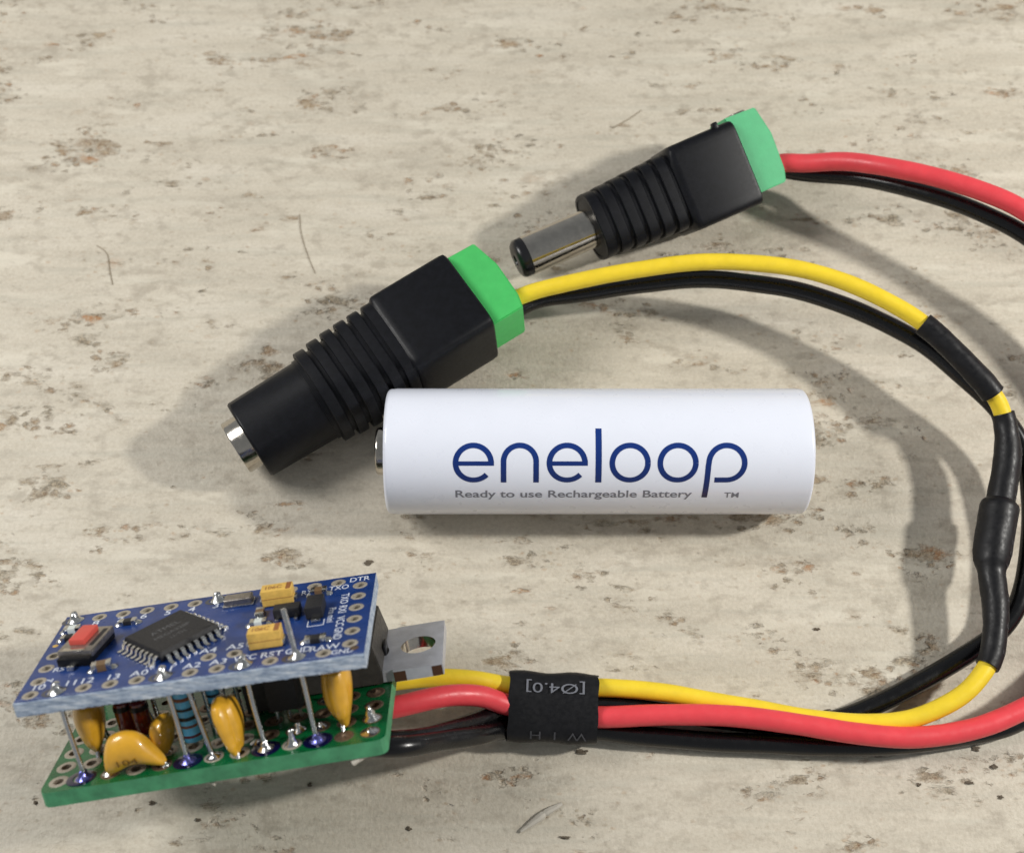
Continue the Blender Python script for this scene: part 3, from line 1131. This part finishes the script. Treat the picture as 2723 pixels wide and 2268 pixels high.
secs = []
for k in range(61):
    x = -2.82 + 5.79 * k / 60
    lo_, hi_ = at_x(pp[0], x), at_x(pp[1], x)
    c_, h_ = (lo_ + hi_) / 2, max(.06, (hi_ - lo_) / 2)
    d_ = d104(x, lo_, hi_) * min(1.0, .25 + h_ * 1.6)
    secs.append([(x, d_ * math.sin(2 * math.pi * j / 32), c_ + h_ * math.cos(2 * math.pi * j / 32)) for j in range(32)])
tmp = MB()
tmp.loft(secs)
big = blob([tmp], .11, 5)
CX = GREEN @ TR((7.75, .05, 0)) @ Matrix.Rotation(R(8), 4, 'X')
cap = put('ceramic_capacitor', moved(big, CX), 'cap_yellow', mod, angle=180, label='broad yellow capacitor marked 104')
t = text_mb('104', 1.15, 'CENTER', 1.35)
for p in t.v:
    x, z = p.x - .35, p.y + 1.45
    lo_, hi_ = at_x(pp[0], x), at_x(pp[1], x)
    q_ = (z - (lo_ + hi_) / 2) / ((hi_ - lo_) / 2)
    d = d104(x, lo_, hi_) * math.sqrt(max(.05, 1 - q_ * q_))
    p.x, p.y, p.z = x, -d - .1, z
put('printed_code', moved(t, CX), 'cap_print', cap)
for s in (-1, 1):
    mb = MB()
    mb.tube([CX @ Vector((s * 2.65, 0, .6)), CX @ Vector((s * 2.75, 0, -.8))], .24, 10)
    put('lead', mb, 'lead_wire', cap)

for (u, v, H, hw, hd, neck, rz, lu, lv, pk, nm) in (
        (2.75, 4.3, 6.6, 1.5, 2.6, .16, 10, .0, .1, .62, 'narrow yellow capacitor beside the front left post'),
        (10.1, 2.1, 3.9, .75, 1.7, .35, -25, .05, .12, .62, 'smallest yellow capacitor, half hidden behind the broad one'),
        (17.75, -.1, 5.8, 1.12, 1.9, .42, 0, -.13, .12, .7, 'yellow capacitor with round head and pinched foot'),
        (27.75, 1.9, 7.0, 1.45, 2.2, .3, 0, .05, .1, .66, 'tall leaf shaped yellow capacitor near the metal tab')):
    xf = GREEN @ TR((u, v, .15)) @ Matrix([[1, 0, lu, 0], [0, 1, lv, 0], [0, 0, 1, 0], [0, 0, 0, 1]]) @ Matrix.Rotation(R(rz), 4, 'Z')
    if u in (17.75, 27.75):
        # two lens halves with a seam between
        a = teardrop(H, hw * .86, hd, neck, pk)
        b = teardrop(H * .9, hw * .5, hd * .8, neck * .8, pk - .08)
        sgn = 1 if u == 17.75 else -1
        a.v = [p + Vector((-sgn * .2, 0, 0)) for p in a.v]
        b.v = [p + Vector((sgn * hw * (.3 + .32 * min(1, p.z / 2.5)), .55, .35)) for p in b.v]
        body = blob([a, b], .12, 4)
    else:
        body = teardrop(H, hw, hd, neck, pk)
    cap = put('ceramic_capacitor', moved(body, xf), 'cap_yellow', mod, angle=180, label=nm)
    for s in (-1, 1):
        mb = MB()
        mb.tube([xf @ Vector((0, s * .3, .6)), xf @ Vector((0, s * 1.2, -.9))], .22, 10)
        put('lead', mb, 'lead_wire', cap)


# --- standing resistors with colour bands
def resistor(u, v, r, w0, w1, bands):
    xf = GREEN @ TR((u, v, 0))
    L = w1 - w0
    mb = MB()
    pr = [(w0, 0), (w0, r * .55), (w0 + .12, r * .95), (w0 + .3, r * 1.08), (w0 + 1.1, r * 1.08), (w0 + 1.4, r)]
    pr += [(w1 - 1.4, r), (w1 - 1.1, r * 1.08), (w1 - .3, r * 1.08), (w1 - .12, r * .95), (w1, r * .55), (w1, 0)]
    mb.lathe(pr, 'z', 32, xf=xf)
    o = put('resistor', mb, 'resistor_blue', mod, label='blue standing resistor with dark colour bands')
    for z, h, mt in bands:
        rr = r * (1.1 if (z - w0 < 1.2 or w1 - z < 1.2) else 1.03)
        mb = MB()
        mb.lathe([(z - h / 2, rr - .05), (z - h / 2 + .02, rr), (z + h / 2 - .02, rr), (z + h / 2, rr - .05)], 'z', 32, xf=xf)
        put('colour_band', mb, mt, o)
    mb = MB()
    mb.tube([xf @ Vector((0, 0, w0 + .1)), xf @ Vector((0, 0, -.8))], .25, 10)
    put('lead', mb, 'lead_wire', o)
    mb = MB()
    pts = [(0, 0, w1 - .1), (0, 0, w1 + .3), (.5, .4, w1 + .75), (1.3, .9, w1 + .6), (1.6, 1.2, w1 - .5), (1.7, 1.4, 1.0), (1.7, 1.4, -.8)]
    mb.tube(spline([xf @ Vector(p) for p in pts], .4), .25, 10)
    put('lead', mb, 'lead_wire', o)


bd = [(1.25, .3, 'band_red'), (2.3, .3, 'band_brown'), (3.15, .42, 'band_black'), (4.15, .34, 'band_black'), (5.25, .4, 'band_brown'), (6.2, .3, 'band_black')]
resistor(12.75, 3.3, 1.0, .4, 7.1, bd)
resistor(15.25, 5.3, .95, .4, 7.0, bd)
# --- red glass diodes
for u, v in ((6.0, 5.1), (7.75, 4.6)):
    xf = GREEN @ TR((u, v, 0))
    mb = MB()
    mb.lathe([(1.2, 0), (1.2, .5), (1.45, .82), (1.9, .92), (4.3, .92), (4.75, .82), (5.0, .5), (5.0, 0)], 'z', 28, xf=xf)
    o = put('glass_diode', mb, 'glass_red', mod, label='red glass diode standing on its lead')
    mb = MB()
    mb.lathe([(4.0, .95), (4.02, .96), (4.5, .93), (4.52, .9)], 'z', 28, xf=xf)
    put('polarity_band', mb, 'band_black', o)
    mb = MB()
    mb.tube([xf @ Vector((0, 0, 1.3)), xf @ Vector((0, 0, -.8))], .25, 10)
    put('lead', mb, 'lead_wire', o)
    mb = MB()
    mb.tube(spline([xf @ Vector(p) for p in ((0, 0, 4.9), (0, .1, 5.6), (.4, .8, 6.0), (.8, 1.6, 5.5), (.9, 1.8, 3), (.9, 1.8, -.8))], .4), .25, 10)
    put('lead', mb, 'lead_wire', o)
# --- small transistor, D-shaped
mb = MB()
sec = [(1.75 * math.cos(R(a)), 1.75 * math.sin(R(a))) for a in range(-35, 216, 12)]
mb.loft([[(x, y, 1.4) for x, y in sec], [(x, y, 6.6) for x, y in sec]], 0, GREEN @ TR((21.95, 5.2, 0)))
tr_ = put('small_transistor', mb, 'epoxy_black', mod)
for s in (-1, 0, 1):
    mb = MB()
    mb.tube([G(21.95 + s * 1.1, 5.4, 1.5), G(21.95 + s * 1.27, 5.2, -.8)], .22, 8)
    put('leg', mb, 'lead_wire', tr_)
mb = MB()
mb.box((18.9, 8.2, 3.0), (3.0, 2.2, 5.6), .2, xf=GREEN)
put('film_capacitor', mb, 'epoxy_grey', mod)

# --- power transistor lying on the board, tab over the end
TO = GREEN
mb = MB()
v0, v1 = 8.72, 18.62
sec = lambda w, du: [(22.2 + du * .3, v0 - .02 + du * .2, w), (31.35 - du, v0 - .02 + du * .2, w), (31.35 - du, v1 + .02 - du * .2, w), (22.2 + du * .3, v1 + .02 - du * .2, w)]
bm = bmesh.new()
tmp = MB()
tmp.loft([sec(.25, .1), sec(1.55, 0.0), sec(4.6, .55)])
vv = [bm.verts.new(p) for p in tmp.v]
for f in tmp.f:
    bm.faces.new([vv[i] for i in f])
bmesh.ops.bevel(bm, geom=list(bm.edges), offset=.1, segments=2, affect='EDGES')
mb.from_bm(bm, 0, TO)
pt = put('power_transistor', mb, 'epoxy_grey', mod, label='black power transistor with grey metal tab')
ol = [(30.9, v0 + .35), (32.4, v0 + .35), (32.4, v0), (37.1, v0), (37.55, v0 + .1), (37.55, v1 - .1), (37.1, v1), (32.4, v1), (32.4, v1 - .15), (30.9, v1 - .15)]
mb = plate(ol, [(34.85, 13.75, 1.85)], .22, 1.5, 36)
tab = put('metal_tab', moved(mb, TO), ['tab_steel', 'tab_steel', 'nickel'], pt, smooth=True, angle=25)
for x0, x1 in ((32.45, 33.7), (36.4, 37.45)):
    mb = MB()
    mb.box(((x0 + x1) / 2, v0 - .012, .8), (x1 - x0, .03, 1.1), xf=TO)
    put('copper_cut', mb, 'tab_copper', tab)
mb = MB()
mb.lathe([(0, 0), (.06, .95), (0, 1.0)], 'z', 20, sy=.42)
put('moulding_notch', moved(mb, TO @ TR((31.35, 13.4, 1.5)) @ Matrix.Rotation(R(90), 4, 'Z')), 'rubber_black', pt)
mb = MB()
mb.box((31.45, 13.4, 2.0), (.3, 2.0, 1.1), .14, xf=TO)
put('moulding_notch', mb, 'rubber_black', pt)
for v in (11.1, 13.64, 16.18):
    mb = MB()
    mb.tube(spline([G(22.6, v, 2.4), G(20.5, v, 2.4), G(19.6, v, 2.0), G(19.3, v, .5), G(19.3, v, -.8)], .5), .36, 8)
    put('leg', mb, 'lead_wire', pt)

# ------------------------------------------------------------------ wires
# WIRES BEGIN
# wire centre lines in millimetres (x, y, z above the table)
WIRE_PATHS = {
    'yellow_loop': [(0.6, 12.9, 8.6), (2.9, 13.7, 9.0), (7.5, 14.5, 9.8), (14.5, 15.4, 10.8), (23.1, 16.1, 11.6), (31.6, 15.4, 12.0), (38.3, 13.5, 12.0), (44.3, 10.4, 11.6), (48.1, 7.7, 11.2), (51.7, 3.9, 10.6), (54.8, 0.2, 9.8), (56.5, -2.1, 8.2), (56.8, -6.5, 7.0), (55.7, -11.0, 6.2), (54.6, -14.9, 5.8), (53.4, -19.5, 5.6), (53.2, -24.5, 5.6), (52.1, -29.4, 5.4), (50.6, -31.7, 5.2), (48.0, -34.1, 4.8), (43.5, -36.0, 4.0), (38.3, -36.4, 3.4), (31.2, -35.6, 2.8), (23.9, -34.2, 2.6), (16.5, -33.0, 2.8), (9.6, -32.6, 3.2), (4.8, -32.7, 3.4), (-0.5, -32.5, 3.6), (-4.8, -32.0, 4.6), (-9.0, -31.9, 5.0), (-12.6, -32.4, 5.8), (-14.6, -32.7, 6.0)],
    'black_loop': [(0.6, 13.1, 5.4), (3.6, 14.8, 5.2), (9.0, 15.5, 5.4), (16.1, 16.3, 6.2), (23.7, 16.5, 7.0), (32.4, 15.1, 7.6), (39.2, 12.7, 7.8), (44.7, 9.8, 7.8), (49.0, 6.9, 7.6), (52.9, 3.2, 7.2), (56.7, -0.6, 6.4), (59.4, -5.2, 5.4), (59.5, -11.0, 4.6), (58.8, -16.6, 4.0), (57.1, -22.2, 3.4), (54.7, -25.9, 2.6), (50.7, -28.5, 2.0), (45.9, -31.1, 1.6), (40.2, -33.9, 1.3), (34.2, -35.9, 1.2), (27.2, -36.0, 1.2), (18.7, -35.0, 1.3), (10.7, -34.2, 1.8), (4.8, -34.4, 2.2), (-0.5, -34.9, 2.5), (-3.4, -36.5, 4.6), (-6.1, -38.0, 7.6), (-8.9, -39.4, 10.6), (-11.5, -40.0, 12.2), (-14.7, -40.1, 12.4)],
    'red_loop': [(36.7, 32.3, 8.6), (41.1, 31.3, 10.4), (45.7, 29.0, 12.5), (51.0, 26.7, 13.5), (55.8, 24.5, 14.0), (60.6, 21.7, 14.0), (67.5, 15.8, 13.0), (72.8, 6.5, 11.0), (74.9, -5.3, 8.5), (71.9, -17.9, 6.0), (65.2, -27.5, 4.6), (59.1, -32.8, 4.4), (54.5, -35.4, 4.2), (49.0, -37.4, 4.1), (43.2, -38.2, 4.1), (37.0, -37.7, 4.1), (30.8, -36.7, 4.1), (23.6, -35.8, 4.0), (16.3, -35.7, 3.8), (9.5, -35.9, 3.6), (4.7, -35.4, 3.6), (-0.5, -34.7, 4.2), (-3.1, -34.2, 6.0), (-6.7, -34.5, 8.0), (-9.7, -35.3, 9.0), (-12.6, -36.0, 9.4), (-15.2, -36.3, 9.4)],
    'black_pair': [(37.9, 32.7, 5.8), (42.5, 31.4, 7.0), (47.1, 28.7, 9.2), (52.3, 25.7, 10.6), (57.1, 22.9, 11.2), (61.9, 19.6, 11.2), (68.6, 13.6, 10.0), (73.2, 4.9, 8.0), (74.9, -5.3, 5.5), (71.6, -17.7, 3.6), (65.3, -28.0, 2.2), (59.9, -33.0, 1.5), (54.8, -36.2, 1.5), (49.3, -37.5, 1.4), (42.9, -38.3, 1.3), (35.5, -38.5, 1.2), (28.1, -38.3, 1.2), (20.7, -37.9, 1.2), (13.3, -37.4, 1.3), (9.0, -36.9, 1.7), (4.8, -36.6, 2.2), (-0.5, -37.0, 2.7), (-3.6, -38.4, 6.4), (-7.5, -39.6, 10.0), (-9.8, -40.5, 12.4), (-11.9, -40.9, 13.6), (-15.0, -40.8, 13.6)],
}
# WIRES END
RY, RR, RK = 1.0, 1.15, 1.08
WIRE_PATHS['red_loop'][:0] = [(PX @ Vector((x_, -1.9, 1.2)))[:] for x_ in (11.2, 12.6, 14.2)]
WIRE_PATHS['black_pair'][:0] = [(PX @ Vector((x_, -2.4, -1.4)))[:] for x_ in (11.2, 12.6, 14.2)]
paths = {k: smooth_path(spline(v, .45), 6) for k, v in WIRE_PATHS.items()}


def wire(key, r, mat, label):
    mb = MB()
    pth = paths[key]
    pth = [q + Vector((noise.noise(q * .12 + Vector((r * 9, 3, 0))), noise.noise(q * .12 + Vector((7, r * 5, 1))), .5 * noise.noise(q * .15))) * .16 for q in pth]
    mb.tube(pth, [r * (1 + .025 * noise.noise(q * .35)) for q in pth], 20)
    return one_piece('insulated_wire', mb, mat, label, 'wire', 'insulated wires')


wire('yellow_loop', RY, 'wire_yellow', 'yellow insulated wire looping from the socket to the circuit boards')
wire('red_loop', RR, 'wire_red', 'red insulated wire looping from the plug to the circuit boards')
wire('black_loop', RK, 'wire_black', 'black insulated wire running beneath the yellow wire from the socket')
wire('black_pair', RK, 'wire_black', 'black insulated wire running beneath the red wire from the plug')


def nearest(path, p):
    p = Vector(p)
    return min(range(len(path)), key=lambda i: (path[i] - p).length)


# short shrink sleeve on the yellow wire and the long stepped one over a joint
yp = paths['yellow_loop']


def sleeve_on(i0, i1, radii, label, name='shrink_tube', ragged=0.12):
    seg = yp[i0:i1 + 1]
    n = len(seg)
    rad = []
    for k in range(n):
        t = k / (n - 1)
        for (ta, ra), (tb_, rb) in zip(radii, radii[1:]):
            if ta <= t <= tb_:
                s = (t - ta) / max(1e-6, tb_ - ta)
                s = s * s * (3 - 2 * s)
                rad.append(ra + (rb - ra) * s)
                break
        else:
            rad.append(radii[-1][1])
    seg2 = [seg[0]] + seg + [seg[-1]]
    rad2 = [RY + .05] + rad + [RY + .05]
    mb = MB()
    P = [Vector(p) for p in seg]
    mb.tube(P, rad, 28, cap=False)
    for q in mb.v:
        q += Vector((noise.noise(q * .9), noise.noise(q * .9 + Vector((9, 0, 0))), noise.noise(q * .9 + Vector((0, 9, 0))))) * .07
    # rims
    for end in (0, -1):
        t = (P[1] - P[0]).normalized() if end == 0 else (P[-1] - P[-2]).normalized()
        up = Vector((0, 0, 1))
        up = (up - t * up.dot(t)).normalized()
        sd = t.cross(up)
        ring = lambda r, d: [P[end] + t * d + r * (math.cos(2 * math.pi * k / 28) * up + math.sin(2 * math.pi * k / 28) * sd) for k in range(28)]
        s = -1 if end == 0 else 1
        mb.loft([ring(rad[end], 0), ring(rad[end] - .03, s * .08), ring(rad[end] - .16, s * .08), ring(RY * .9, -s * .1)], cap=False)
    return one_piece(name, mb, 'shrink_black', label, 'shrink tube'), P, rad


SLEEVES = {}
# SLEEVES BEGIN
SLEEVES = {'a0': (47.7, 8.1, 11.2), 'a1': (55.0, -0.2, 9.8), 'b0': (56.5, -1.9, 8.3), 'b1': (51.3, -30.8, 5.3), 'band': (4.4, -34.7, 3.0)}
# SLEEVES END
sleeve_on(nearest(yp, SLEEVES['a0']), nearest(yp, SLEEVES['a1']), [(0, 1.36), (.5, 1.33), (1, 1.38)], 'short smooth black shrink sleeve on the yellow wire, without any bulge')
so, SP, SRAD = sleeve_on(nearest(yp, SLEEVES['b0']), nearest(yp, SLEEVES['b1']), [(0, 1.32), (.08, 1.36), (.15, 1.55), (.345, 1.62), (.352, 2.02), (.375, 2.16), (.56, 2.14), (.585, 2.0), (.64, 1.5), (.8, 1.45), (.84, 1.36), (1, 1.3)], 'long black shrink sleeve with a thick step in the middle, on the yellow wire')
# faint print running down its right side
chars = '125C VW-1 600V 4.0 E17'
ci = 0
for ch in chars:
    ci += max(3, int(len(SP) * .92 / len(chars)))
    if ch == ' ' or ci >= len(SP) - 2:
        continue
    t_ = (SP[ci + 1] - SP[ci - 1]).normalized()
    side = Vector((0, 0, 1)).cross(t_).normalized()
    if side.x < 0:
        side = -side
    nrm = (side * .8 + Vector((0, 0, .6))).normalized()
    nrm = (nrm - t_ * nrm.dot(t_)).normalized()
    y_ = nrm.cross(t_)
    m4 = Matrix((t_, y_, nrm)).transposed().to_4x4()
    m4.translation = SP[ci] + nrm * (SRAD[ci] + .02)
    tm = text_mb(ch, 1.1, 'CENTER', 1.0)
    # bend each character round the tube
    for p in tm.v:
        a = (p.y - .35) / SRAD[ci]
        p.y, p.z = SRAD[ci] * math.sin(a), SRAD[ci] * (math.cos(a) - 1)
    put('printed_character', moved(tm, m4), 'shrink_print_faint', None)
    o = bpy.context.scene.collection.objects[-1]
    o.data.transform(Matrix.Translation(-so.location))
    o.parent = so

# flat printed shrink band round all the wires
BC = Vector(SLEEVES['band'])
bandL, bandH, bandT = 9.6, 7.5, 4.5
BXF = TR(BC) @ Matrix.Rotation(R(-2.5), 4, 'Z') @ Matrix.Rotation(R(12), 4, 'X')


def stad(x, hw, hh, n=40, p=3.2, tw=0.0):
    return [Vector(q) for q in sq(x, hw, hh, p, n)]


mb = MB()
xs = [-bandL / 2 + bandL * k / 12 for k in range(13)]
secs = []
for k, x in enumerate(xs):
    hw = bandH / 2 + .12 * math.sin(k * .9)
    hh = bandT / 2 + .1 * math.sin(k * .6 + 1)
    secs.append(stad(x, hw, hh))
secs = [[q + Vector((.25 * noise.noise(Vector((0, q.y * .5, q.z))) if abs(q.x) > bandL / 2 - .3 else 0, 0, .16 * noise.noise(q * .45 + Vector((3, 1, 0))))) for q in s_] for s_ in secs]
inner = [[Vector((p.x, p.y * .955, p.z * .91)) for p in s_] for s_ in secs[::-1]]
mb.loft(secs + inner + [secs[0]], 0, BXF, cap=False)
band = one_piece('shrink_band', mb, 'shrink_black', 'flat black shrink band with white print gathering all the wires', 'shrink tube', angle=60)


def band_text(body, x, y, size, mat):
    t = text_mb(body, size, 'CENTER', 1.65, offset=-.004)
    for p in t.v:
        q = Vector((x - p.x, y - p.y, 0))
        hh = bandT / 2 + .13
        k = max(0.0, 1 - abs(q.y / (bandH / 2 + .05)) ** 3.2)
        q.z = hh * k ** (1 / 3.2) + .09
        p.x, p.y, p.z = q
    o = put('printed_text', moved(t, BXF), mat, None)
    o.data.transform(Matrix.Translation(-band.location))
    o.parent = band


band_text('[\u00d84.0]', .2, 2.55, 1.5, 'shrink_print')
band_text('W  I  H', 0.6, -2.55, 1.2, 'shrink_print_faint')

# ------------------------------------------------------------------ fibres and crumbs on the table
# DEBRIS BEGIN
FIBRES = [
    ('thin curved hair lying left of the socket', [(-53.7, 25.6, 0.1), (-52.2, 24.3, 0.1), (-51.5, 21.7, 0.1), (-50.9, 19.7, 0.1)]),
    ('thin short hair lying behind the socket', [(-27.8, 30.3, 0.1), (-27.4, 27.5, 0.1), (-26.4, 24.3, 0.1), (-25.2, 21.4, 0.1)]),
    ('thin straight fibre lying behind the plug', [(13.5, 44.0, 0.1), (15.9, 45.6, 0.1), (17.6, 47.0, 0.1)]),
]
CRUMBS = [(-38.8, -44.3, 0.40), (-51.3, -44.3, 0.30), (-33.6, -46.1, 0.30), (-21.9, -42.4, 0.30), (-11.0, -47.0, 0.30), (7.6, -38.9, 0.50), (44.0, -42.4, 0.30), (49.6, -42.2, 0.42), (52.4, -40.5, 0.40), (50.7, -38.6, 0.35), (5.6, -47.9, 0.42), (52.7, -43.7, 0.28), (34.9, -34.4, 0.35), (34.6, -25.2, 0.35), (-16.6, -17.3, 0.40)]
LINT = [(0.9, -47.3, 0.2), (2.3, -46.3, 0.2), (3.7, -45.3, 0.2), (4.7, -44.8, 0.2), (5.4, -44.4, 0.2)]
for lb, pts in FIBRES:
    mb = MB()
    mb.tube(spline(pts, .3), .04, 6)
    one_piece('stray_fibre', mb, 'fibre', lb, 'fibre', 'stray fibres on the table')
for x, y, r in CRUMBS:
    bm = bmesh.new()
    bmesh.ops.create_icosphere(bm, subdivisions=2, radius=1)
    sx, sy = r * random.uniform(.7, 1.3), r * random.uniform(.4, .8)
    for v in bm.verts:
        k = random.uniform(.35, 1.5)
        v.co = Vector((x + v.co.x * sx * k, y + v.co.y * sy * k, r * .25 + v.co.z * r * .35 * k))
    one_piece('crumb', MB().from_bm(bm), 'crumb_dark', 'tiny dark crumb of dirt lying on the table', 'crumb', 'crumbs on the table', angle=20)
mb = MB()
lp = spline(LINT, .25)
mb.tube(lp, [.16 + .3 * math.sin(i / len(lp) * 3.1) * random.uniform(.5, 1.1) for i in range(len(lp))], 8)
one_piece('lint_scrap', mb, 'scrap_pale', 'small twisted scrap of grey lint in front of the wires', 'lint')
# DEBRIS END
